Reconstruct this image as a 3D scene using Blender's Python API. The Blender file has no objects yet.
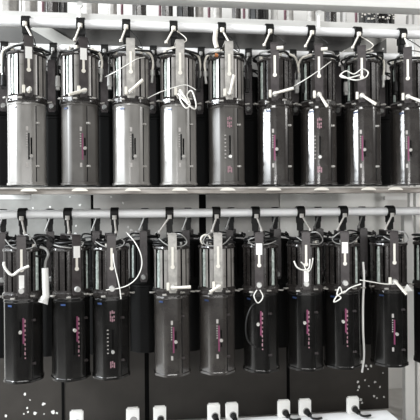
import bpy, math, random
from mathutils import Vector, Matrix
C = bpy.context.scene.collection
SC = bpy.context.scene
R = math.radians
# ---------------------------------------------------------------- camera
F = 500.0; YAW = R(6.17); DC = 3.01; ROLL = R(-.48); SH = 2.8
cd = bpy.data.cameras.new('camera'); cam = bpy.data.objects.new('camera', cd); C.objects.link(cam)
SC.camera = cam
cd.sensor_fit = 'HORIZONTAL'; cd.sensor_width = 36; cd.lens = 36*F/420; cd.shift_y = SH/420
CAMM = Matrix.Translation((0, -DC, 0)) @ Matrix.Rotation(-YAW, 4, 'Z') @ Matrix.Rotation(R(90), 4, 'X') @ Matrix.Rotation(ROLL, 4, 'Z')
cam.matrix_world = CAMM
cd.clip_start = .05
# ---------------------------------------------------------------- light
w = bpy.data.worlds.new('world'); SC.world = w; w.use_nodes = True
w.node_tree.nodes['Background'].inputs[0].default_value = (.9, .95, 1, 1)
w.node_tree.nodes['Background'].inputs[1].default_value = .05
def area(name, loc, target, sx, sy, e, col=(1, 1, 1)):
    l = bpy.data.lights.new(name, 'AREA'); l.shape = 'RECTANGLE'; l.size = sx; l.size_y = sy; l.energy = e; l.color = col
    o = bpy.data.objects.new(name, l); C.objects.link(o); o.location = loc
    o.rotation_euler = (Vector(target)-Vector(loc)).to_track_quat('-Z', 'Y').to_euler()
    return o
area('ceiling_lamp', (-.5, -3.6, 3.75), (0, 0, .7), 3.0, .8, 165, (1, .99, .97))
area('left_light', (-5.0, -1.15, 1.9), (.6, 0, .9), 1.0, 1.6, 1050, (.93, .97, 1))  # area lamp from the left, brightening the left edges of the barrels
area('front_light', (.25, -4.2, .12), (.25, 0, .1), 2.2, .4, 110, (1, .99, .97))
area('right_light', (3.9, -1.9, 2.0), (-.8, 0, .8), .5, 1.3, 90, (1, .98, .96))  # side lamp added at the right to brighten right-hand edges
SC.view_settings.view_transform = 'Standard'; SC.view_settings.look = 'None'
SC.view_settings.gamma = 1; SC.view_settings.use_curve_mapping = False
SC.view_settings.exposure = -0.6

# ---------------------------------------------------------------- helpers
def at(px, py, Y):
    d = CAMM.to_3x3() @ Vector(((px-210)/F, (210-py+SH)/F, -1)); o = CAMM.translation
    return o + d*((Y-o.y)/d.y)
def az(px): return YAW + math.atan((px-210)/F)

def mat(name, col, rough=.5, metal=0, noise=0, scale=20, bump=0, col2=None, coat=0, spec=.5, stretch=(1, 1, 1), thresh=None, emis=None):
    m = bpy.data.materials.new(name); m.use_nodes = True
    n = m.node_tree.nodes; L = m.node_tree.links; b = n['Principled BSDF']
    b.inputs['Base Color'].default_value = (*col, 1); b.inputs['Roughness'].default_value = rough
    b.inputs['Metallic'].default_value = metal; b.inputs['Coat Weight'].default_value = coat
    b.inputs['Coat Roughness'].default_value = .15; b.inputs['Specular IOR Level'].default_value = spec
    tc = n.new('ShaderNodeTexCoord'); mp = n.new('ShaderNodeMapping'); mp.inputs['Scale'].default_value = stretch
    L.new(tc.outputs['Object'], mp.inputs[0])
    nt = n.new('ShaderNodeTexNoise'); nt.inputs['Scale'].default_value = scale; nt.inputs['Detail'].default_value = 5
    L.new(mp.outputs[0], nt.inputs['Vector'])
    if col2:
        r = n.new('ShaderNodeValToRGB'); lo, hi = thresh or (.4, .7)
        r.color_ramp.elements[0].position = lo; r.color_ramp.elements[0].color = (*col, 1)
        r.color_ramp.elements[1].position = hi; r.color_ramp.elements[1].color = (*col2, 1)
        L.new(nt.outputs[0], r.inputs[0]); L.new(r.outputs[0], b.inputs['Base Color'])
    if noise:
        mr = n.new('ShaderNodeMapRange'); mr.inputs[3].default_value = max(0, rough-noise); mr.inputs[4].default_value = rough+noise
        L.new(nt.outputs[0], mr.inputs[0]); L.new(mr.outputs[0], b.inputs['Roughness'])
    if bump:
        bp = n.new('ShaderNodeBump'); bp.inputs['Strength'].default_value = bump; bp.inputs['Distance'].default_value = .003
        L.new(nt.outputs[0], bp.inputs['Height']); L.new(bp.outputs[0], b.inputs['Normal'])
    return m
M = dict(
    black=mat('black_enamel', (.006, .0058, .0055), .24, noise=.05, scale=9, col2=(.010, .0095, .009), spec=.6),
    dark=mat('satin_black', (.005, .005, .005), .55, spec=.25),
    rear=mat('rear_shade_black', (.004, .004, .004), .7, spec=.12),  # low-sheen black, shade of the gaps put into the rear row's colour
    grey=mat('lit_grey_enamel', (.20, .194, .183), .30, noise=.08, scale=12, col2=(.29, .28, .265), spec=.7, stretch=(1, 1, .3)),  # lighter base carries the reflected brightness of these barrels
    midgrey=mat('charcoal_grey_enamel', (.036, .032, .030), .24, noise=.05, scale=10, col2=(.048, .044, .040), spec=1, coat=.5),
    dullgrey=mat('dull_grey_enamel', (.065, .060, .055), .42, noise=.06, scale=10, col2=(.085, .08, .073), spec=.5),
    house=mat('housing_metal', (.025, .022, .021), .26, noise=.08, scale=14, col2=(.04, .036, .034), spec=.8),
    housep=mat('lit_housing_metal', (.22, .21, .198), .3, noise=.1, scale=14, col2=(.3, .285, .27), spec=.8),  # pale copy of the housing metal, brightness of lit facets painted in
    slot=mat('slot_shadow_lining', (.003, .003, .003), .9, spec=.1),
    fin=mat('pale_green_fin_bar', (.36, .42, .39), .25, noise=.1, scale=60, col2=(.6, .66, .63), spec=.8),  # pale green put in for light passing through the housing fins
    strap=mat('yoke_maroon_grey', (.034, .028, .029), .4, noise=.1, scale=30, col2=(.058, .05, .05)),
    strapp=mat('yoke_pale_grey', (.33, .32, .30), .45, noise=.1, scale=30, col2=(.5, .48, .45)),
    steel=mat('zinc_steel', (.62, .62, .6), .35, metal=.5, noise=.1, scale=40),
    white=mat('white_plastic', (.86, .86, .84), .45, noise=.1, scale=40),
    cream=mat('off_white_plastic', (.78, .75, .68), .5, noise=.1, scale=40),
    rope=mat('white_cord', (.85, .84, .8), .7),
    pinkm=mat('magenta_print', (.17, .03, .085), .5),
    pale_p=mat('faded_pink_print', (.30, .17, .2), .5),
    pale_w=mat('pale_print', (.42, .40, .385), .5),
    blue=mat('blue_tape', (.03, .06, .16), .4),
    cable=mat('black_rubber_cable', (.008, .008, .008), .45, spec=.4),
    cableg=mat('grey_cable', (.3, .3, .29), .45),
    pipe=mat('white_painted_pipe', (.93, .94, .95), .35, noise=.1, scale=6, col2=(.87, .88, .89)),
    beam=mat('grey_painted_beam', (.50, .50, .485), .5, noise=.1, scale=8, col2=(.62, .62, .60), stretch=(.4, 1, 4)),
    beamw=mat('white_painted_beam', (.74, .74, .72), .5, noise=.1, scale=8, col2=(.82, .82, .80), stretch=(.4, 1, 4)),
    brown=mat('worn_brown_grey_shelf', (.20, .18, .16), .5, noise=.1, scale=10, col2=(.45, .42, .39), stretch=(.5, 2, 3)),
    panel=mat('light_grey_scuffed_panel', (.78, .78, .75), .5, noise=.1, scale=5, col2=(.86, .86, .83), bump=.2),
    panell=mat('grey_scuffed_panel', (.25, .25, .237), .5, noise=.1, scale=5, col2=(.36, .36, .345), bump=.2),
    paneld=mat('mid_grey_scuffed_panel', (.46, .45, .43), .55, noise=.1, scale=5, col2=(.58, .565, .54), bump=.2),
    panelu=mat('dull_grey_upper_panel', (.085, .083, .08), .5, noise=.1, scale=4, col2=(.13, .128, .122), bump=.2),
    panelb=mat('shaded_lower_panel', (.026, .0225, .019), .5, noise=.1, scale=5, col2=(.038, .033, .029), bump=.2),  # dark base carries the shade behind the lower row
    brace=mat('pale_grey_brace', (.46, .455, .43), .5, noise=.1, scale=8),
    wallw=mat('pale_wall_paint', (.8, .79, .76), .6, noise=.1, scale=3, col2=(.86, .85, .82)),
    floor=mat('pale_floor', (.55, .53, .5), .6, scale=6, col2=(.65, .63, .6)),
    amber=mat('orange_brown_plug', (.45, .16, .05), .5),
)
def link(name, me, m, parent=None):
    o = bpy.data.objects.new(name, me); C.objects.link(o)
    if m is not None and not me.materials: me.materials.append(M[m] if isinstance(m, str) else m)
    if parent: o.parent = parent
    return o
class MB:
    def __init__(s): s.v = []; s.f = []
    def add(s, v, f):
        k = len(s.v); s.v += [tuple(p) for p in v]; s.f += [tuple(i+k for i in q) for q in f]; return s
    def box(s, c, h, rot=None):
        c = Vector(c); rot = rot or Matrix.Identity(3)
        v = [c + rot @ Vector((x*h[0], y*h[1], z*h[2])) for x in (-1, 1) for y in (-1, 1) for z in (-1, 1)]
        return s.add(v, [(0, 1, 3, 2), (4, 6, 7, 5), (0, 4, 5, 1), (2, 3, 7, 6), (0, 2, 6, 4), (1, 5, 7, 3)])
    def prism(s, sec0, z0, sec1, z1, caps=True):
        n = len(sec0); v = [(x, y, z0) for x, y in sec0] + [(x, y, z1) for x, y in sec1]
        f = [(i, (i+1) % n, n+(i+1) % n, n+i) for i in range(n)]
        if caps: f += [tuple(range(n))[::-1], tuple(range(n, 2*n))]
        return s.add(v, f)
    def stack(s, secs):
        n = len(secs[0][0]); v = []; f = []
        for sec, z in secs: v += [(x, y, z) for x, y in sec]
        for k in range(len(secs)-1):
            f += [(k*n+i, k*n+(i+1) % n, (k+1)*n+(i+1) % n, (k+1)*n+i) for i in range(n)]
        f += [tuple(range(n))[::-1], tuple(range((len(secs)-1)*n, len(secs)*n))]
        return s.add(v, f)
    def cyl(s, a, b, r, n=16, r2=None):
        a = Vector(a); b = Vector(b); d = (b-a).normalized(); q = d.to_track_quat('Z', 'Y').to_matrix(); r2 = r if r2 is None else r2
        v = []
        for p, rr in ((a, r), (b, r2)):
            v += [p + q @ Vector((rr*math.cos(2*math.pi*i/n), rr*math.sin(2*math.pi*i/n), 0)) for i in range(n)]
        return s.add(v, [(i, (i+1) % n, n+(i+1) % n, n+i) for i in range(n)] + [tuple(range(n))[::-1], tuple(range(n, 2*n))])
    def tube(s, pts, r, n=7, sub=5, closed=False):
        P = [Vector(p) for p in pts]; Q = []
        m = len(P)
        for i in range(m if closed else m-1):
            g = (lambda k: P[k % m]) if closed else (lambda k: P[max(0, min(m-1, k))])
            p0, p1, p2, p3 = g(i-1), g(i), g(i+1), g(i+2)
            for k in range(sub):
                t = k/sub
                Q.append(.5*((2*p1)+(p2-p0)*t+(2*p0-5*p1+4*p2-p3)*t*t+(3*p1-p0-3*p2+p3)*t**3))
        if not closed: Q.append(P[-1])
        v = []; f = []; K = len(Q); up = Vector((.13, .9, .4)).normalized()
        for i in range(K):
            d = (Q[(i+1) % K]-Q[i-1]) if closed else (Q[min(i+1, K-1)]-Q[max(i-1, 0)])
            if d.length < 1e-7: d = Vector((0, 0, 1))
            d.normalize(); a = (up - d*up.dot(d))
            if a.length < 1e-3: a = d.orthogonal()
            a.normalize(); up = a; b = d.cross(a)
            v += [Q[i] + r*(math.cos(2*math.pi*j/n)*a + math.sin(2*math.pi*j/n)*b) for j in range(n)]
        for i in range(K if closed else K-1):
            i2 = (i+1) % K
            f += [(i*n+j, i*n+(j+1) % n, i2*n+(j+1) % n, i2*n+j) for j in range(n)]
        if not closed: f += [tuple(range(n))[::-1], tuple((K-1)*n+j for j in range(n))]
        return s.add(v, f)
    def mesh(s, name, smooth=None, bevel=0):
        me = bpy.data.meshes.new(name); me.from_pydata(s.v, [], s.f)
        import bmesh
        bm = bmesh.new(); bm.from_mesh(me); bmesh.ops.recalc_face_normals(bm, faces=bm.faces)
        if bevel:
            bmesh.ops.bevel(bm, geom=[e for e in bm.edges if e.calc_face_angle(0) > R(50)], offset=bevel, segments=2, affect='EDGES')
        bm.to_mesh(me); bm.free()
        if smooth:
            for p in me.polygons: p.use_smooth = True
            me.set_sharp_from_angle(angle=R(smooth))
        me.update(); return me
    def build(s, name, m, parent=None, smooth=40, bevel=0): return link(name, s.mesh(name, smooth, bevel), m, parent)
def tag(o, label=None, cat=None, group=None, kind=None):
    if label: o['label'] = label
    if cat: o['category'] = cat
    if group: o['group'] = group
    if kind: o['kind'] = kind
    return o
def empty(name, loc, rz=0):
    o = bpy.data.objects.new(name, None); C.objects.link(o); o.location = loc; o.rotation_euler = (0, 0, rz); o.empty_display_size = .05
    return o
def octa(a, rot=0, rnd=1.04, n=96):
    P = []
    for i in range(n):
        t = 2*math.pi*i/n; q = (math.degrees(t-rot)+22.5) % 45-22.5
        r = min(a/math.cos(R(q)), a*rnd); P.append((r*math.sin(t), -r*math.cos(t)))
    return P
def dirv(deg): return Vector((math.sin(R(deg)), -math.cos(R(deg)), 0))      # 0 deg is the front
def onface(deg): return Matrix.Rotation(R(deg), 3, 'Z')

# ---------------------------------------------------------------- meshes shared by the spotlights
def housing_mesh(side):
    """ribbed lamp house: octagonal section with upright grooves; side = where the wide groove for the rod lies"""
    A = []
    for base in (0, 180):
        A += [(base+26, base+33), (base-33, base-26)]
        A += [(base+side*43, base+side*61)] if side > 0 else [(base-61, base-43)]
        A += [(base-side*50, base-side*55)] if side < 0 else [(base-55, base-50)]
    A = [(min(a, b), max(a, b)) for a, b in A]
    angs = set(i*3 for i in range(120))
    for a, b in A:
        for q in (a, a+.01, b-.01, b): angs.add(q % 360)
    P = []
    for t in sorted(angs):
        q = (t+22.5) % 45-22.5; r = min(.103/math.cos(R(q)), .109)
        for a, b in A:
            if (t-a) % 360 > .005 and (t-a) % 360 < (b-a)-.005: r = .058
        P.append((r*math.sin(R(t)), -r*math.cos(R(t))))
    me = MB().prism(P, -.445, P, -.20).mesh('lamp_housing', 30)
    return me
def housing_variant(side, m):
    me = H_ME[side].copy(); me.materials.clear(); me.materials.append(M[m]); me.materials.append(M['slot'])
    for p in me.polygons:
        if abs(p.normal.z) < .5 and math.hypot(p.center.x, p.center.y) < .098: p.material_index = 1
    return me
H_ME = {1: housing_mesh(1), -1: housing_mesh(-1)}
H_VAR = {(sd, m): housing_variant(sd, m) for sd in (1, -1) for m in ('house', 'housep', 'rear')}
def ring_sec(a): return octa(a, 0, 1.06)
CAP = MB().stack([(octa(.107), -.212), (octa(.110), -.205), (octa(.108), -.196), (octa(.088), -.189), (octa(.05), -.184)]).mesh('top_cap', 30)
COLLAR = MB().stack([(octa(.107), -.484), (octa(.113), -.476), (octa(.113), -.452), (octa(.108), -.444), (octa(.1), -.436)]).mesh('shutter_collar', 30)
BARREL = MB().stack([(octa(.105, 0, 1.035), -.484), (octa(.108, 0, 1.035), -.496), (octa(.105, 0, 1.035), -.50), (octa(.105, 0, 1.035), -.935), (octa(.108, 0, 1.035), -.939)]).mesh('lens_barrel', 30)
b = MB(); o_, i_ = octa(.110), octa(.092); n_ = 96
v = [(x, y, z) for s_ in (o_, i_) for z in (-.951, -.939) for x, y in s_]
f = []
for i in range(n_):
    j = (i+1) % n_
    f += [(i, j, n_+j, n_+i), (2*n_+i, 3*n_+i, 3*n_+j, 2*n_+j), (i, 2*n_+i, 2*n_+j, j), (n_+i, n_+j, 3*n_+j, 3*n_+i)]
RIM = b.add(v, f).mesh('front_rim', 30)
LENS = MB().cyl((0, 0, -.945), (0, 0, -.936), .086, 32).mesh('lens', 40)
def yoke_mesh():
    m = MB()
    for s in (-1, 1):
        m.box((0, s*.128, -.285), (.025, .0035, .165))
        m.box((0, s*.128, -.44), (.02, .005, .02))
    m.box((0, 0, -.122), (.025, .1315, .004))
    return m.mesh('yoke', None, .002)
YOKE = yoke_mesh()
SLOTM = MB().box((0, -.1325, -.25), (.0065, .001, .055)).cyl((0, -.133, -.31), (0, -.1318, -.31), .012, 16).mesh('yoke_slot', 40)
YTAG = MB().box((0, -.1335, -.215), (.018, .0012, .033)).mesh('white_tag', None)
YTAG2 = MB().box((0, -.1335, -.375), (.014, .0012, .036)).mesh('white_tag', None)
def knob_mesh(deg, ln=.10):
    m = MB(); m.cyl((0, -.130, -.425), (0, -.158, -.425), .017, 18, .014)
    return m.mesh('tilt_knob', 40)
def lever_mesh(deg, ln=.10):
    d = Vector((math.sin(R(deg)), 0, math.cos(R(deg)))); p = Vector((0, -.158, -.425))
    m = MB(); m.cyl(p-d*.012, p+d*ln+Vector((0, -.012, 0)), .0075, 10, .0095)
    return m.mesh('lever_handle', 40)
KNOB = knob_mesh(0)
WASHER = MB().box((-.028, -.136, -.42), (.008, .006, .022)).mesh('knob_clip', None, .002)
ROD = {}
for s in (1, -1):
    m = MB(); d = dirv(s*52)
    m.cyl(Vector((0, 0, -.435))+d*.094, Vector((0, 0, -.235))+d*.094, .0125, 12); m.cyl(Vector((0, 0, -.235))+d*.094, Vector((0, 0, -.215))+d*.094, .009, 12)
    ROD[s] = m.mesh('fin_bar', 40)
def clamp_mesh(pr=.0262):
    """hook over the pipe (pipe axis along X at the origin) and the body below"""
    m = MB(); hw = .024; n = 16; A0, A1 = -70, 215
    v = []; f = []
    for k in range(n+1):
        t = R(A0+(A1-A0)*k/n)
        for r in (pr+.0005, pr+.011):
            for x in (-hw, hw): v.append((x, -math.cos(t)*r, math.sin(t)*r))
    for k in range(n):
        a = 4*k; q = a+4
        f += [(a, a+1, q+1, q), (a+2, q+2, q+3, a+3), (a, q, q+2, a+2), (a+1, a+3, q+3, q+1)]
    f += [(0, 2, 3, 1), (4*n, 4*n+1, 4*n+3, 4*n+2)]
    m.add(v, f)
    m.box((0, 0, -.048), (.021, .019, .0205)); m.box((0, .0, -.09), (.018, .013, .024)); m.cyl((0, 0, -.112), (0, 0, -.140), .011, 12)
    return m.mesh('hook_clamp', 40, .0015)
CLAMP = clamp_mesh()
def bolt_mesh(dx, dz=-.085):
    a = Vector((0, -.036, -.022)); b = Vector((dx, -.046, -.022+dz)); m = MB()
    m.cyl(a, b, .0055, 10); m.cyl(a+Vector((0, 0, .012)), a-Vector((0, 0, .012)), .013, 12); m.cyl(b+Vector((-.0, 0, .006)), b-Vector((0, 0, .008)), .009, 10)
    m.cyl((0, -.024, -.022), (0, -.05, -.022), .009, 10)
    return m.mesh('clamp_bolt', 40)
def marks(kind):
    """returns list of (name, mesh, material) on the front face of the barrel; face plane at y=-.103"""
    out = []; y = -.1096; rnd = random.Random(ord(kind))
    if kind == 'A':      # long magenta strip with a slider slot beside it
        out.append(('logo_print', MB().box((.006, y, -.655), (.0048, .0006, .072)).mesh('logo_print'), 'pinkm'))
        m = MB()
        for k in range(9): m.box((.014+rnd.uniform(-.001, .001), y, -.60-.026*k), (rnd.choice((.0025, .0045, .0035)), .0006, rnd.choice((.004, .007, .009))))
        out.append(('scale_print', m.mesh('scale_print'), 'pale_p'))
        sl = (-.010, -.70, .10); kb = rnd.choice((-.655,))
    elif kind == 'B':    # numerals at both ends, dotted scale
        m = MB()
        for z0 in (-.565, -.592, -.61, -.855, -.875):
            for x in (-.012, -.002, .008): m.box((x+.004, y, z0+rnd.uniform(-.003, .003)), (.0036, .0006, rnd.choice((.006, .009))))
        out.append(('logo_print', m.mesh('logo_print'), 'pale_p'))
        m = MB()
        for k in range(7): m.box((-.024, y, -.665-.022*k), (.0045, .0006, .003))
        out.append(('scale_print', m.mesh('scale_print'), 'pale_w'))
        sl = (.004, -.73, .065)
    else:                # short slot with small magenta block
        m = MB(); m.box((.003, y, -.735), (.0045, .0006, .075))
        out.append(('logo_print', m.mesh('logo_print'), 'pinkm' if kind == 'C' else 'dark'))
        m = MB(); m.box((-.006, y, -.635), (.006, .0006, .012)); m.box((-.006, y, -.84), (.006, .0006, .012))
        for k in range(6): m.box((-.008, y, -.662-.014*k), (.0035, .0006, .003))
        out.append(('scale_print', m.mesh('scale_print'), 'pale_w'))
        sl = (.016, -.735, .05)
    x, z, h = sl
    out.append(('focus_slot', MB().box((x, y-.0003, z), (.0042, .0008, h)).mesh('focus_slot'), 'slot'))
    kz = {'A': -.66, 'B': -.79, 'C': -.745, 'D': -.79}[kind]
    out.append(('focus_knob', MB().cyl((x, y, kz), (x, y-.013, kz), .0095, 14).mesh('focus_knob', 40), 'steel' if kind == 'B' else 'strapp'))
    return out
MARKS = {k: marks(k) for k in 'ABCD'}
def seam_mesh(deg):
    m = MB(); d = dirv(deg); r = min(.105/math.cos(R((deg+22.5) % 45-22.5)), .105*1.035)
    m.box(Vector((0, 0, -.718))+d*r, (.0025, .002, .215), onface(deg)); return m.mesh('seam_rib')
SEAM = seam_mesh(29)
SCREWS = []
for z in (-.60, -.845):
    d = dirv(33); c = Vector((0, 0, z))+d*.109
    SCREWS.append(MB().box(c, (.012, .004, .006), onface(40)).cyl(c+d*.002, c+d*.015, .006, 10).mesh('seam_latch', 40, .001))
TAPE = MB().box(Vector((0, 0, -.515))+dirv(-38)*.1085, (.015, .001, .005), onface(-45)).mesh('blue_tape')
HANDLES = []
for i, (dg, z) in enumerate(((-62, -.462), (-20, -.468), (24, -.458), (70, -.466))):
    d = dirv(dg); c = Vector((0, 0, z))+d*.112
    HANDLES.append(MB().cyl(c, c+d*.020, .004, 8).box(c+d*.026, (.012, .007, .004), onface(dg)).mesh('shutter_handle', 40, .001))

def cable_pts(rnd, turns=1.3, r0=.10, z0=-.165, wob=.022, start=None):
    P = []; N = int(9*turns); ph = rnd.uniform(0, 6.28); sg = rnd.choice((-1, 1))
    for k in range(N):
        t = ph+sg*2*math.pi*turns*k/N
        rr = r0+rnd.uniform(-.02, .02); P.append((rr*math.cos(t)*1.1, rr*math.sin(t), z0+rnd.uniform(-wob, wob)))
    return P

def spotlight(px, Z, spec, rnd, strap_dx=0, clamp_px=None, housing='house', barrel='black', strap='strap', side=-1, mark='A',
              lever=(60, .10), lever_mat='cream', boltdx=-.03, tagk=0, label='', group='', spin=0, white_cable=False, blue=True, mrot=0):
    """one hanging ellipsoidal spotlight; the Empty sits on the pipe axis"""
    p = at(px, 213, 0); X = p.x
    th = -az(px) + math.asin(max(-.9, min(.9, strap_dx/19)))
    root = empty('stage_spotlight', (X, 0, Z), 0)
    tag(root, label, 'stage light', group)
    body = th
    def part(name, me, m, rz=body, parent=root):
        o = bpy.data.objects.new(name, me if (not me.materials or me.materials[0] == M[m]) else me.copy())
        C.objects.link(o)
        if not o.data.materials: o.data.materials.append(M[m])
        elif o.data.materials[0] != M[m]: o.data.materials[0] = M[m]
        o.parent = parent; o.rotation_euler = (0, 0, rz if parent is root else 0); return o
    hs = part('lamp_housing', H_VAR[side, housing], housing)
    part('top_cap', CAP, 'house', parent=hs); part('fin_bar', ROD[side], 'fin', parent=hs)
    cl = part('shutter_collar', COLLAR, 'house')
    for h in HANDLES: part('shutter_handle', h, 'strapp', parent=cl)
    br = part('lens_barrel', BARREL, barrel, body+R(spin))
    part('front_rim', RIM, barrel, parent=br); part('lens', LENS, 'steel', parent=br)
    for nme, me, mt in MARKS[mark]: part(nme, me, mt, parent=br).rotation_euler.z = R(-.75*spin + mrot)
    part('seam_rib', SEAM, 'dark', parent=br)
    for s in SCREWS: part('seam_latch', s, 'strap' if Z < .5 else 'strapp', parent=br)
    if blue: part('blue_tape', TAPE, 'blue', parent=br)
    yk = part('yoke', YOKE, strap)
    part('yoke_slot', SLOTM, 'cream', parent=yk)
    if clamp_px in (269, 310): part('yoke_bolt', MB().cyl((.012, -.137, -.155), (.05, -.14, -.155), .011, 12).mesh('yoke_bolt', 40), 'cream', parent=yk)
    if tagk: part('paper_tag', YTAG if tagk == 1 else YTAG2, 'white', parent=yk)
    kb = part('tilt_knob', KNOB, 'steel')
    if lever: part('lever_handle', lever_mesh(*lever), lever_mat, parent=kb); part('knob_clip', WASHER, 'cream', parent=kb)
    dx = 0 if clamp_px is None else at(clamp_px, 213, 0).x-X
    c = part('hook_clamp', CLAMP, 'dark', 0); c.location.x = dx*.8
    bo = part('clamp_bolt', bolt_mesh(boltdx), 'cream' if Z > .5 else 'strapp', parent=c)
    for k in range(2):
        m = MB(); m.tube(cable_pts(rnd, 1.1+.5*k, .084+(.022*k if Z > .5 else .004), -.158-.018*k, .012), .0062, 7, 4)
        part('power_cable', m.mesh('power_cable', 60), 'cable' if k or Z < .5 else 'cableg', 0)
    # lead that hangs beside the lamp house and ends in a connector
    if Z > .5:
        sg = rnd.choice((-1, 1)); ex = [Vector((sg*.03, -.05, -.15)), Vector((sg*.08, -.075, -.172)), Vector((sg*.118, -.05, -.185)), Vector((sg*.132, -.03, -.225)), Vector((sg*.128, -.03, -.27))]
        tw = part('control_lead', MB().tube(ex, .007, 7, 5).mesh('control_lead', 60), 'cream', 0)
        part('plug', MB().cyl(ex[-1], ex[-1]+Vector((0, 0, -.03)), .012, 10).cyl(ex[-1]+Vector((0, 0, -.03)), ex[-1]+Vector((-sg*.004, 0, -.075)), .008, 10).mesh('plug', 40), 'steel', parent=tw)
        m = MB()
        for k in range(5):
            t = rnd.uniform(-1.5, 1.5); c_ = Vector((.088*math.sin(t), -.088*math.cos(t), -.186)); m.cyl(c_, c_+Vector((0, 0, .02+.01*rnd.random())), .009, 10)
        part('cap_bolt', m.mesh('cap_bolt', 40), 'cream', parent=hs)['kind'] = 'stuff'
    else:
        sg = rnd.choice((-1, 1)); z_ = rnd.uniform(-.02, .02)
        ex = [Vector((sg*.01, -.05, -.128)), Vector((sg*.05, -.10, -.135+z_)), Vector((sg*.088, -.085, -.165)), Vector((sg*.06, -.105, -.192)), Vector((-sg*.02, -.125, -.186)), Vector((-sg*.075, -.09, -.16+z_))]
        part('control_lead', MB().tube(ex, .0035, 6, 5).mesh('control_lead', 60), 'cableg', 0)
        for k in range(3):
            t = rnd.uniform(-1.3, 1.3); c_ = Vector((.09*math.sin(t), -.09*math.cos(t), -.188)); part('cap_bolt', MB().cyl(c_, c_+Vector((0, 0, .018)), .008, 10).mesh('cap_bolt', 40), 'cream' if k == 0 else 'cableg', parent=hs)
    d = dirv(rnd.choice((-95, 85, 100, -80)) if Z > .5 else rnd.choice((-150, 150))); q = [(d*.07)+Vector((0, -.03, -.155)), d*.112+Vector((0, -.03, -.19)), d*.122+Vector((0, -.05, -.26)), d*.12+Vector((.0, -.05, -.33))]
    pc = part('supply_lead', MB().tube(q, .006, 7, 4).mesh('supply_lead', 60), 'cable', 0)
    e = q[-1]; part('plug', MB().cyl(e+Vector((0, 0, .01)), e-Vector((0, 0, .05)), .013, 10, .016).box(e-Vector((0, 0, .06)), (.010, .010, .010)).mesh('plug', 40), 'cableg' if rnd.random() < .5 else 'dark', parent=pc)
    # wire safety loop from the clamp round the yoke
    s = [Vector((dx*.8+.02, -.02, -.03)), Vector((.05, -.06, -.10)), Vector((.07*rnd.choice((-1, 1)), -.09, -.165)), Vector((.02, -.12, -.15)), Vector((0, -.03, -.11))]
    if Z > .5: part('safety_cable', MB().tube(s, .0028, 6, 5).mesh('safety_cable', 60), 'cream' if white_cable else 'cable', 0)
    return root
ZT = 1.118; ZL = 0.0
rn = random.Random(4)
ord_ = ['first', 'second', 'third', 'fourth', 'fifth', 'sixth', 'seventh', 'eighth', 'ninth', 'tenth']
# ---------------------------------------------------------------- structure
def plane_box(name, x0, x1, y0, y1, z0, z1, m, parent=None, bevel=.002):
    return MB().box(((x0+x1)/2, (y0+y1)/2, (z0+z1)/2), ((x1-x0)/2, (y1-y0)/2, (z1-z0)/2)).build(name, m, parent, None, bevel)
tag(plane_box('wall_back', -3.2, 3.6, 1.30, 1.36, -1.62, 3.3, 'wallw'), kind='structure')
tag(plane_box('floor', -3.2, 3.6, -1.5, 1.30, -1.66, -1.60, 'floor'), kind='structure')
PY = .84
def splats(name, pts, parent, m, Y):
    mb = MB(); r_ = random.Random(len(pts)+7)
    for px, py, s in pts:
        c = at(px, py, Y); n = 9; rr = s/112
        v = [(c.x+rr*r_.uniform(.5, 1.2)*math.cos(6.283*i/n), Y, c.z+rr*r_.uniform(.5, 1.2)*math.sin(6.283*i/n)) for i in range(n)]
        mb.add(v+[(x, Y+.0012, z) for x, y, z in v], [tuple(range(n)), tuple(range(n, 2*n))[::-1]]+[(i, (i+1) % n, n+(i+1) % n, n+i) for i in range(n)])
    o = mb.build(name, m, parent, None); o['kind'] = 'stuff'; return o
def XX(px, Y=PY): return at(px, 213, Y).x
# upper panel
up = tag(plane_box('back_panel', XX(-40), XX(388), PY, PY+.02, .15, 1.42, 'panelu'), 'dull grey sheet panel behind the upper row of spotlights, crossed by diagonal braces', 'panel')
splats('paint_splash', [(366, 45, 1.3), (372, 51, 1.2), (383, 49, 1.1), (363, 52, 1), (378, 53, .8), (368, 54, 1)], up, 'white', PY-.0015)
# middle band panels
mid = [(-40, 91, 'panell', 'scuffed light grey panel behind the left end of the lower pipe'),
       (93.5, 199, 'paneld', 'mid grey panel behind the lower pipe, between the two narrow dark joints'),
       (206, 279, 'paneld', 'mid grey panel behind the middle of the lower pipe, darkened by cables'),
       (280, 388, 'panel', 'scuffed light grey panel behind the lower pipe at the right, with a chalky mark')]
mp = []
for a, b_, m, lb in mid:
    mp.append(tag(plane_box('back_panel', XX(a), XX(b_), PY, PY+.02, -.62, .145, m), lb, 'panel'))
splats('paint_splash', [(301, 197, 1), (303, 200, 1.4), (306, 202, 1.2), (309, 199, 1), (302, 205, 1.3), (331, 197, 1.1), (286, 228, 1.2), (291, 226, 1.1), (296, 229, .8)], mp[3], 'white', PY-.0015)
splats('paint_splash', [(128, 227, 1.2), (131, 230, 1.4), (136, 232, 1.3), (139, 229, 1), (134, 235, 1), (123, 203, 1.2), (111, 197, 1), (152, 235, 1), (156, 233, 1.1)], mp[1], 'white', PY-.0015)
splats('paint_splash', [(80, 205, 1.4), (76, 226, 1), (75, 234, 1.4), (33, 208, 1), (50, 207, 1), (70, 197, .8)], mp[0], 'white', PY-.0015)
splats('paint_splash', [(228, 226, 1.1), (216, 231, 1), (240, 233, 1), (276, 223, 1.1), (249, 231, .8)], mp[2], 'white', PY-.0015)
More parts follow.
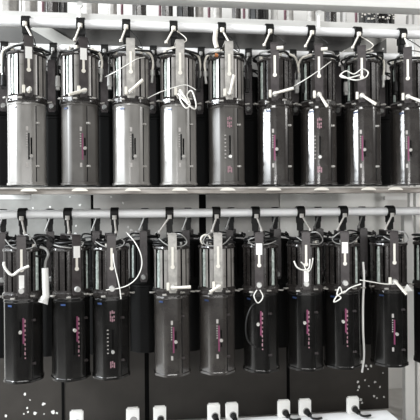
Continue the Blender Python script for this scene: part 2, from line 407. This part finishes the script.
# lower panels
low = [(-40, 62, 'shade-darkened panel at the bottom left, flecked with pale paint'), (63, 144.5, 'plain shade-darkened panel below the second and third lower spotlights'),
       (146.5, 285, 'widest shade-darkened panel along the bottom, between two black joints'), (287, 386, 'shade-darkened panel at the bottom right, streaked with pale paint')]
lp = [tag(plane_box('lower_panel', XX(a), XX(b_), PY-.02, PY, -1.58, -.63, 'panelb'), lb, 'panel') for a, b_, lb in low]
splats('paint_splash', [(25, 394, 1.3), (27, 408, 1), (28, 412, 1), (35, 413, 1.6), (43.5, 404, 1.6), (53, 412, 1.9), (57, 413, 1), (6, 416, 1.3), (30, 400, .6), (24, 414, .8), (44, 414, .7)], lp[0], 'white', PY-.0215)
splats('paint_splash', [(362, 362, 1.6), (366, 366, 1.4), (371, 366, 1.4), (368, 369, 1), (360, 364, 1.3), (358, 382, 1.3), (359, 387, 1.5), (358, 390, 1.1), (365, 380, 1), (375, 382, 1.2), (380, 387, 1.2), (374, 396, 1.4), (361, 400, 1.6), (362, 403, 1.2), (369, 386, .8), (377, 398, .9), (384, 397, .9), (383, 373, .7)], lp[3], 'white', PY-.0215)
for par, px, w_, z0, z1, y in ((mp[1], 92, .022, -.62, .145, PY+.004), (mp[1], 202.5, .06, -.62, .145, PY+.004), (lp[0], 62, .02, -1.58, -.63, PY-.019), (lp[2], 145.5, .032, -1.58, -.63, PY-.019), (lp[3], 286, .024, -1.58, -.63, PY-.019)):
    x = XX(px); plane_box('joint_strip', x-w_/2, x+w_/2, y-.006 if par in lp else y, y+.015, z0+.002, z1-.002, 'slot', par, 0)  # black strips added to keep the open panel gaps dark
# diagonal braces (flat bars on the front of the upper panel)
def flatbar(name, a, b_, wd, Y, m, th=.004):
    A = at(*a, Y); B = at(*b_, Y); d = B-A; ang = math.atan2(d.z, d.x)
    return MB().box((A+B)/2, (d.length/2, th, wd/2), Matrix.Rotation(-ang, 3, 'Y')).build(name, m, None, None, .001)
tag(flatbar('diagonal_brace', (30, 22), (108, 68), .085, PY-.012, 'brace'), 'pale flat diagonal brace sloping down to the right behind the first two upper spotlights', 'brace')
tag(flatbar('diagonal_brace', (282, 92), (384, 34), .085, PY-.012, 'brace'), 'pale flat diagonal brace rising to the right behind the last upper spotlights', 'brace')

# pipes
def pipe(name, Y, z, x0, x1, label, r=.026):
    o = MB().cyl((x0, Y, z), (x1, Y, z), r, 28).build(name, 'pipe', None, 40); return tag(o, label, 'pipe')
XL, XR = XX(-14, 0), XX(440, 0)
pt = pipe('hanging_pipe', 0, ZT, XL-.3, XR+.3, 'white steel pipe carrying the upper front row of spotlights')
plw = pipe('hanging_pipe', 0, ZL, XL-.3, XR+.3, 'white steel pipe carrying the lower front row of spotlights')
for px, w_ in ((52, 36), (150, 30)): pass
RY = .49
pipe('hanging_pipe', RY, ZT+.012, XL-.5, XR+.6, 'white pipe of the rear row, seen in pieces just above the upper lamp housings')
pipe('hanging_pipe', RY, ZL, XL-.5, XR+.6, 'white pipe of the rear row, hidden right behind the lower front pipe')
# beams over the top pipe
bm_ = tag(plane_box('top_rail', XL-.3, XR+.3, .03, .075, 1.142, 1.195, 'beam'), 'flat grey rail running right above the upper front pipe', 'rail')
tag(plane_box('top_beam', XL-.3, XR+.3, -.04, .06, 1.268, 1.32, 'beamw'), 'broad white beam along the very top of the rack', 'beam')
# shelf beam between the tiers
sb = tag(plane_box('shelf_beam', XL-.3, XR+.3, -.13, -.06, .112, .148, 'brown'), 'worn brownish grey beam under the upper row of spotlights', 'beam')
plane_box('lip', XL-.3, XR+.3, -.136, -.128, .139, .149, 'strapp', sb)
for px in (29, 80, 133, 180, 228, 274, 322, 369, 396):  # pale half-rounds added for the bright spots under the barrels
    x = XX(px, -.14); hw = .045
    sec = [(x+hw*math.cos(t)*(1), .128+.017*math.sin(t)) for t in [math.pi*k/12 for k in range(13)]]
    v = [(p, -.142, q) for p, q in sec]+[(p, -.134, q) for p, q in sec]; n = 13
    MB().add(v, [tuple(range(n)), tuple(range(n, 2*n))[::-1]]+[(i, (i+1) % n, n+(i+1) % n, n+i) for i in range(n)]).build('bright_spot', 'cream', sb, None)['label'] = 'off-white bright spot'
# bottom rail
br_ = tag(plane_box('bottom_rail', XL-.3, XX(386, .05), -.13, .06, -1.34, -1.275, 'pipe'), 'white channel rail along the foot of the rack', 'rail')
tag(flatbar('loose_bar', (-16, 196.5), (31, 196.5), .040, .60, 'white'), 'short white bar lying level at the left edge under the shelf beam', 'bar')
# right hand posts
tag(plane_box('rack_upright', XX(404, .55), XX(412, .55), .55, .60, -1.60, .02, 'white'), 'slim white upright to the right of the last full lower spotlight', 'post')
tag(plane_box('rack_upright', XX(416, .66), XX(422, .66), .66, .71, -1.60, 1.6, 'white'), 'white upright at the extreme right edge', 'post')
tag(plane_box('rack_upright', XX(410, .61), XX(413.5, .61), .61, .65, -1.60, 1.5, 'white'), 'thin white upright behind the top of the last upper spotlight', 'post')
tag(plane_box('wall_bracket', XX(385, .56), XX(407, .56), .56, .60, .085, .112, 'white'), 'white horizontal bracket arm just below the shelf beam at the right', 'bracket')

# ---------------------------------------------------------------- front rows
TOP = [
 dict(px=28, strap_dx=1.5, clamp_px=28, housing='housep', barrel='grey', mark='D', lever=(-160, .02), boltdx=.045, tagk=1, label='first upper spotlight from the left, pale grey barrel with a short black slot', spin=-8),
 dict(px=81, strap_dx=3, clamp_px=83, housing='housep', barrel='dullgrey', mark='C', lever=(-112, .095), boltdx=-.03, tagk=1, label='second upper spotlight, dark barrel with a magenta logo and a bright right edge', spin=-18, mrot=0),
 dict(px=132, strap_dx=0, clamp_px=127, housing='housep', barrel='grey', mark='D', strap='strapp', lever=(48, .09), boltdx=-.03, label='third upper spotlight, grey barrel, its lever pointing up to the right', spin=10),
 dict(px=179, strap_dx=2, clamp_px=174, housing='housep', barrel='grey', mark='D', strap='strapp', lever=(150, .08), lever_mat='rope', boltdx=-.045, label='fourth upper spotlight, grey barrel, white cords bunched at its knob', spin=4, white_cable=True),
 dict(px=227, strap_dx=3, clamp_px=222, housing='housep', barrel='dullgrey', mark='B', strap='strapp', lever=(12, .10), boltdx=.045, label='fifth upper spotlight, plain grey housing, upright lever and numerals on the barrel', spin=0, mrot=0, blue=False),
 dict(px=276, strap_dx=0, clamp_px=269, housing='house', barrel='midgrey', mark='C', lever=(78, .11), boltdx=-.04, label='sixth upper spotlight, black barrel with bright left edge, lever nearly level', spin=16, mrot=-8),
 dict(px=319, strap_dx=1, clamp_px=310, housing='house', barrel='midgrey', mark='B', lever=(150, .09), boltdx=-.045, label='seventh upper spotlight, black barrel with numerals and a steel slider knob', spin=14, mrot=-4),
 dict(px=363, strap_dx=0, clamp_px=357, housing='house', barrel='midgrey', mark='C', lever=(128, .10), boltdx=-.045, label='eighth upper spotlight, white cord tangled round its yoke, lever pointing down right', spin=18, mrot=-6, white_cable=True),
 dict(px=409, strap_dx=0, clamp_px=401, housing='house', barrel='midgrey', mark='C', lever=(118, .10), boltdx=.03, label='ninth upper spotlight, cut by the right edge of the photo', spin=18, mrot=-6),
]
for i, d in enumerate(TOP):
    spotlight(Z=ZT, spec=None, rnd=random.Random(20+i), group='spotlights on the upper front pipe', **d)
LOW = [
 dict(px=23, strap_dx=-1.5, clamp_px=23, barrel='black', mark='A', side=1, lever=None, boltdx=.02, tagk=2, label='first lower spotlight from the left, long magenta scale and a bent white strap'),
 dict(px=70, strap_dx=5, clamp_px=68, barrel='black', mark='A', side=1, lever=None, boltdx=.01, tagk=1, label='second lower spotlight, black, white tag high on its yoke, long magenta scale'),
 dict(px=110, strap_dx=1, clamp_px=116, barrel='black', mark='B', side=-1, lever=None, boltdx=.01, label='third lower spotlight, numerals on the barrel, large white cord loop hanging'),
 dict(px=171, strap_dx=1, clamp_px=169, housing='housep', barrel='midgrey', mark='C', strap='strapp', side=-1, lever=(88, .10), boltdx=-.06, label='fourth lower spotlight, pale yoke with its lever sticking out level to the right'),
 dict(px=216, strap_dx=1.5, clamp_px=216, housing='housep', barrel='midgrey', mark='C', strap='strapp', side=-1, lever=(-118, .06), boltdx=-.03, label='fifth lower spotlight, pale yoke, short lever pointing down to the left'),
 dict(px=260, strap_dx=-1, clamp_px=254, barrel='black', mark='A', side=1, lever=None, boltdx=.03, tagk=1, label='sixth lower spotlight, black cable loop hanging over its magenta scale'),
 dict(px=304, strap_dx=1.5, clamp_px=299, barrel='black', mark='A', side=1, lever=None, boltdx=.05, tagk=2, label='seventh lower spotlight, white wires looped over a white tag on its yoke'),
 dict(px=341, strap_dx=3, clamp_px=343, barrel='black', housing='house', mark='A', side=1, lever=None, boltdx=-.05, tagk=1, label='eighth lower spotlight, wide white tag at the top of a grey yoke'),
 dict(px=388, strap_dx=5, clamp_px=390, barrel='black', mark='C', side=-1, lever=(140, .09), boltdx=-.05, label='ninth lower spotlight, level white cord and triangular tab at its knob'),
 dict(px=431, strap_dx=0, clamp_px=436, barrel='black', mark='C', side=-1, lever=None, boltdx=0, label='tenth lower spotlight, only its left side showing at the right edge'),
]
for i, d in enumerate(LOW):
    spotlight(Z=ZL, spec=None, rnd=random.Random(60+i), group='spotlights on the lower front pipe', **d)

# ---------------------------------------------------------------- rear rows (seen in the gaps)
def rear_proto():
    root = empty('stage_spotlight', (0, RY, ZT))
    def p(n, me, m, par=root):
        me = me.copy(); me.materials.clear(); me.materials.append(M[m]); o = bpy.data.objects.new(n, me); C.objects.link(o); o.parent = par; return o
    p('lamp_housing', H_ME[-1], 'rear'); p('top_cap', CAP, 'rear'); p('shutter_collar', COLLAR, 'rear'); p('lens_barrel', BARREL, 'rear'); p('yoke', YOKE, 'strap')
    p('hook_clamp', CLAMP, 'dark'); p('clamp_bolt', bolt_mesh(-.03), 'cableg'); p('tilt_knob', KNOB, 'cableg'); p('fin_bar', ROD[-1], 'fin'); None
    m = MB(); m.tube(cable_pts(random.Random(3), 1.6, .09, -.155, .02), .006, 6, 4); p('power_cable', m.mesh('power_cable', 60), 'cable')
    return root
rp = rear_proto()
def copy_tree(o, parent=None):
    c = o.copy(); C.objects.link(c); c.parent = parent
    for ch in o.children: copy_tree(ch, c)
    return c
gaps_t = [6, 55, 106, 155, 203, 250, 294, 337, 381]
gaps_l = [3, 50, 97, 145, 188, 231, 275, 318, 362]
first = True
def rear(px, Z, label, group):
    global first
    o = rp if first else copy_tree(rp); first = False
    o.location = (at(px, 213, RY).x, RY, Z+(.012 if Z > .5 else 0)); o.rotation_euler.z = -az(px)+R(rn.uniform(-8, 8))
    return tag(o, label, 'stage light', group)
for i, px in enumerate(gaps_t):
    lb = 'rear black spotlight at the far left, behind the first upper one' if i == 0 else 'rear black spotlight seen in the gap between the %s and %s upper front ones' % (ord_[i-1], ord_[i])
    rear(px, ZT, lb, 'spotlights on the upper rear pipe')
for i, px in enumerate(gaps_l):
    lb = 'rear black spotlight at the far left, behind the first lower one' if i == 0 else 'rear black spotlight seen in the gap between the %s and %s lower front ones' % (ord_[i-1], ord_[i])
    rear(px, ZL, lb, 'spotlights on the lower rear pipe')

# ---------------------------------------------------------------- outlets on the bottom rail
def outlet():
    root = empty('power_outlet', (0, 0, 0))
    MB().box((0, 0, .054), (.039, .016, .054)).build('outlet_box', 'white', root, None, .008)
    MB().cyl((.006, -.016, .036), (.006, -.022, .036), .022, 20).build('socket', 'cableg', root, 40)
    return root
ol = outlet()
def place_plug(c, rnd, k):
    r = empty('cable_plug', c)
    MB().cyl((.006, -.023, .036), (.012, -.065, .030), .019, 14, .014).build('plug_body', 'dark', r, 40)
    MB().tube([(.012, -.063, .030), (.02, -.09, .022), (.05, -.088, .015), (.085, -.075, .014)], .007, 7, 5).build('cable_tail', 'cable', r, 60)
    return r
outs = [(75, 'plain white socket box on the bottom rail, leftmost of all', False), (131, 'white socket box on the bottom rail below the third lower spotlight', False),
        (158, 'white socket box on the bottom rail below the fourth lower spotlight', True), (212, 'white socket box on the bottom rail, left one of the middle pair', True),
        (230, 'white socket box on the bottom rail, right one of the middle pair', True), (282, 'white socket box on the bottom rail just left of the right black joint', True),
        (303, 'white socket box on the bottom rail just right of the right black joint', True), (351, 'rightmost white socket box on the bottom rail', True)]
for i, (px, lb, plug) in enumerate(outs):
    o = ol if i == 0 else copy_tree(ol)
    o.location = (at(px, 213, .035).x, .035, -1.275); tag(o, lb, 'outlet', 'white socket boxes on the bottom rail')
    if plug: tag(place_plug(o.location, rn, i), lb.replace('white socket box', 'black plug pushed into the white socket box').replace('rightmost black', 'black').split(',')[0][:110] if px != 351 else 'black plug pushed into the rightmost white socket box', 'plug', 'plugs in the socket boxes')
for o in list(C.objects):
    if o.name.startswith('cable_plug'):
        x = o.location.x
plabs = ['black plug with tail in the socket box below the fourth lower spotlight', 'black plug in the left socket box of the middle pair', 'black plug in the right socket box of the middle pair',
         'black plug in the socket box just left of the right black joint', 'black plug in the socket box just right of the right black joint', 'black plug in the rightmost socket box']
for o, lb in zip([o for o in C.objects if o.name.startswith('cable_plug')], plabs): o['label'] = lb

# ---------------------------------------------------------------- loose cords
TOPS = [o for o in C.objects if o.get('group') == 'spotlights on the upper front pipe']; LOWS = [o for o in C.objects if o.get('group') == 'spotlights on the lower front pipe']
def cord(pts, r, m, name, label, cat='cord', Y=-.15, own=None):
    P = [at(p[0], p[1], p[2] if len(p) > 2 else Y) for p in pts]
    o = MB().tube(P, r, 7, 6).build(name, m, own, 60)
    if own: o.location = -own.location; o['label'] = label; return o
    return tag(o, label, cat)
cord([(113, 246, -.10), (114, 262), (118, 280), (120, 290), (121, 299)], .003, 'rope', 'white_cord', 'white cord hanging straight down the third lower spotlight', own=LOWS[2])
cord([(126, 232, -.02), (134, 241, -.1), (140, 252), (142, 264), (138, 276), (130, 284), (120, 288), (106, 290)], .003, 'rope', 'white_cord', 'long white cord curving in a wide loop right of the third lower spotlight', own=LOWS[2])
cord([(105, 77, -.05), (115, 72), (125, 66), (137, 59), (146, 57, -.05)], .0025, 'rope', 'thin_wire', 'thin pale wire crossing the third upper spotlight', 'wire')
cord([(148, 98, -.1), (158, 93), (172, 88), (186, 85), (196, 90)], .0025, 'rope', 'thin_wire', 'thin pale wire crossing low over the fourth upper spotlight', 'wire')
cord([(294, 86, -.1), (306, 79), (318, 71), (330, 62, -.1), (345, 50, .1)], .003, 'rope', 'thin_wire', 'thin pale wire slanting up across the seventh upper spotlight', 'wire')
cord([(182, 92), (180, 99, -.17), (186, 108, -.18), (190, 104, -.17), (187, 95), (192, 91), (196, 104, -.17), (194, 109, -.18), (184, 100, -.19), (178, 94)], .0045, 'rope', 'white_cord', 'bunched white cord hanging at the knob of the fourth upper spotlight', own=TOPS[3])
cord([(341, 75, -.15), (350, 79, -.17), (358, 80, -.18), (366, 77, -.17), (368, 72), (362, 69), (354, 74), (346, 71), (340, 76), (348, 78, -.16), (360, 75, -.17)], .004, 'rope', 'white_cord', 'white cord tangled in loops round the yoke of the eighth upper spotlight', own=TOPS[7])
cord([(4, 262), (5, 268), (12, 275), (20, 270), (29, 266)], .0075, 'rope', 'white_strap', 'bent white strap on the first lower spotlight', own=LOWS[0])
cord([(294, 261), (297, 267), (303, 270), (309, 268), (310, 259)], .0045, 'rope', 'white_cord', 'white cord looped below the yoke of the seventh lower spotlight, outer loop', own=LOWS[6])
cord([(301, 262), (304, 265), (307, 272), (311, 268), (313, 258)], .0035, 'rope', 'white_cord', 'thinner white cord crossing the loop on the seventh lower spotlight', own=LOWS[6])
cord([(257, 290), (254, 296), (258, 303), (263, 297), (260, 290)], .0035, 'rope', 'white_cord', 'small white cord loop at the foot of the sixth lower yoke', own=LOWS[5])
cord([(361, 284), (350, 288), (343, 293), (340, 287), (337, 294), (341, 298), (334, 302), (337, 296), (345, 291)], .004, 'rope', 'white_cord', 'knotted white cord at the foot of the eighth lower yoke', own=LOWS[7])
cord([(360, 280), (372, 282), (385, 284), (397, 284)], .0035, 'rope', 'white_cord', 'level white cord running to the knob of the ninth lower spotlight', own=LOWS[8])
cord([(363, 262, -.05), (364, 280, -.07), (363, 300, -.06), (363, 330, -.05), (364, 355, 0), (362, 372, .05)], .007, 'white', 'white_cable', 'thick white cable hanging between the eighth and ninth lower spotlights', 'cable')
cord([(259, 302, -.14), (252, 306), (247, 318), (246, 332), (249, 342), (256, 347)], .005, 'cable', 'black_cable', 'black cable looped over the barrel of the sixth lower spotlight', own=LOWS[5])
cord([(405, 292), (403, 288)], .004, 'rope', 'cord_stub', 'short cord end at the far right of the lower row') if False else None
# white triangular tab
a = at(402, 292, -.16); tab = MB(); v = [(a.x, -.16, a.z), (a.x+.07, -.16, a.z+.005), (a.x+.035, -.16, a.z+.045)]
tab.add(v+[(x, -.155, z) for x, y, z in v], [(0, 1, 2), (5, 4, 3), (0, 3, 4, 1), (1, 4, 5, 2), (2, 5, 3, 0)])
tag(tab.build('paper_tab', 'white', None, None), 'small white triangular tab right of the ninth lower yoke', 'tag')
# white sleeve hanging between first and second lower spotlights, with coiled cable above
sl = empty('cable_sleeve', at(45, 268, -.06)); tag(sl, 'white sleeved cable end hanging between the first and second lower spotlights', 'cable')
MB().cyl((0, 0, 0), (.004, 0, -.17), .020, 16).build('sleeve', 'white', sl, 40)
MB().cyl((.0, 0, -.165), (-.012, -.01, -.20), .022, 14, .030).build('flared_end', 'white', sl, 40)
MB().tube([(0, 0, -.005), (.005, 0, .04), (.02, 0, .08), (.0, .01, .11), (-.03, .01, .12)], .008, 8, 5).build('cable_neck', 'cableg', sl, 60)
cc = MB(); c0 = at(43, 246, -.02); r_ = random.Random(8)
P = [c0+Vector((.065*math.cos(t)+r_.uniform(-.012, .012), r_.uniform(-.04, .04), .055*math.sin(t)+r_.uniform(-.012, .012))) for t in [k*.8 for k in range(38)]]
tag(cc.tube(P, .006, 7, 4).build('cable_coil', 'cable', None, 60), 'black coiled cable bundle above the white sleeve at the lower left', 'cable')
# round cable gland ring
g = at(206, 240, -.02); ring = [g+Vector((.030*math.cos(t), 0, .030*math.sin(t))) for t in [k*math.pi/8 for k in range(16)]]
tag(MB().tube(ring, .007, 8, 3, True).build('cable_ring', 'cream', None, 60), 'pale ring of curled cable left of the fifth lower clamp', 'ring')
tag(MB().tube([at(217, 48, -.03), at(215, 40, -.03), at(216, 30, -.03)], .014, 8, 4).build('white_lever', 'cream', None, 60), 'short pale bar standing left of the fifth upper clamp', 'bar')
tag(MB().cyl(at(215, 55, -.09), at(218, 55, -.09), .013, 12).build('orange_plug', 'amber', None, 40), 'small orange-brown plug left of the fifth upper yoke', 'plug')

# ---------------------------------------------------------------- what shows above the top rail
def tall(px, w_, m, Y, lab, name='hanging_tube', cat='tube'):
    x = at(px, 213, Y).x
    return tag(MB().prism([(x+w_*a/2, Y+w_*b_/2) for a, b_ in octa(1, 0)], 1.36, [(x+w_*a/2, Y+w_*b_/2) for a, b_ in octa(1, 0)], 1.75).build(name, m, None, 30), lab, cat, 'barrels hanging above the top rail')
tl = [(10, 19, 'strapp'), (31, 15, 'strapp'), (53, 14, 'midgrey'), (65, 8, 'black'), (92, 15, 'strapp'), (114, 9, 'strapp'), (141, 14, 'midgrey'), (169, 11, 'midgrey'), (187, 17, 'black'), (201, 8, 'strapp'),
      (219, 9, 'strapp'), (238, 9, 'midgrey'), (260, 20, 'black'), (276, 7, 'white'), (291, 8, 'strapp'), (313, 8, 'strapp'), (332, 12, 'midgrey'), (345, 6, 'white'), (378, 34, 'black')]
cn = {'strapp': 'pale grey', 'midgrey': 'dark grey', 'black': 'black', 'white': 'white'}
for k, (px, wpx, m) in enumerate(tl): tall(px, wpx/137, m, .62, 'barrel end', 'barrel_end', 'barrel')
names = ['at the far left corner', 'left of the first upper clamp', 'wider one between first and second clamps', 'narrower one between first and second clamps', 'right of the second upper clamp', 'just left of the third upper clamp',
         'just right of the third upper clamp', 'just left of the fourth upper clamp', 'just right of the fourth upper clamp', 'midway between fourth and fifth clamps', 'over the fifth upper clamp', 'right of the fifth upper clamp',
         'left of the sixth upper clamp', 'just right of the sixth upper clamp', 'left of the seventh upper clamp', 'over the seventh upper clamp', 'right of the seventh upper clamp', 'left of the eighth upper clamp', 'speckled with white, at the right end']
be = [o for o in C.objects if o.name.startswith('barrel_end')]
for o, nm_, (px, wpx, m) in zip(be, names, tl): o['label'] = '%s barrel end above the top rail, %s' % (cn[m], nm_)
x0 = at(378, 213, .10).x
pk = MB(); r_ = random.Random(5)
for k in range(26):
    c = at(r_.uniform(362, 396), r_.uniform(12, 19), .47); pk.box(c, (r_.uniform(.003, .009), .002, r_.uniform(.003, .007)))
fl = pk.build('paint_fleck', 'cream', be[-1], None); fl['kind'] = 'stuff'; fl['label'] = 'pale flecks'
for px, nm_ in ((43, 'over the first upper clamp'), (122, 'over the third upper clamp'), (160, 'left of the fourth upper clamp'), (209, 'left of the fifth upper clamp'), (244, 'midway between fifth and sixth upper clamps'), (285, 'midway between sixth and seventh upper clamps'), (356, 'over the eighth upper clamp')):
    p = at(px, 8, .12)
    o = MB().cyl((p.x, .12, 1.2), (p.x, .12, 1.6), .009, 10).build('strip_lead', 'pale_p', None, 40)
    tag(o, 'pink-tinged upright lead above the top rail, ' + nm_, 'lead', 'pink leads above the top rail')
for px, nm_ in ((80, 'above the second upper clamp'), (319, 'above and right of the seventh upper clamp')):
    p = at(px, 8, .02); rt = tag(empty('eye_bolt', (p.x, .022, 1.15)), 'white eye bolt standing on the top rail ' + nm_, 'bolt', 'eye bolts on the top rail')
    MB().cyl((0, 0, -.0), (0, 0, .08), .008, 12).build('shank', 'white', rt, 40)
    MB().cyl((0, -.008, .092), (0, .008, .092), .018, 18).build('head', 'white', rt, 40)
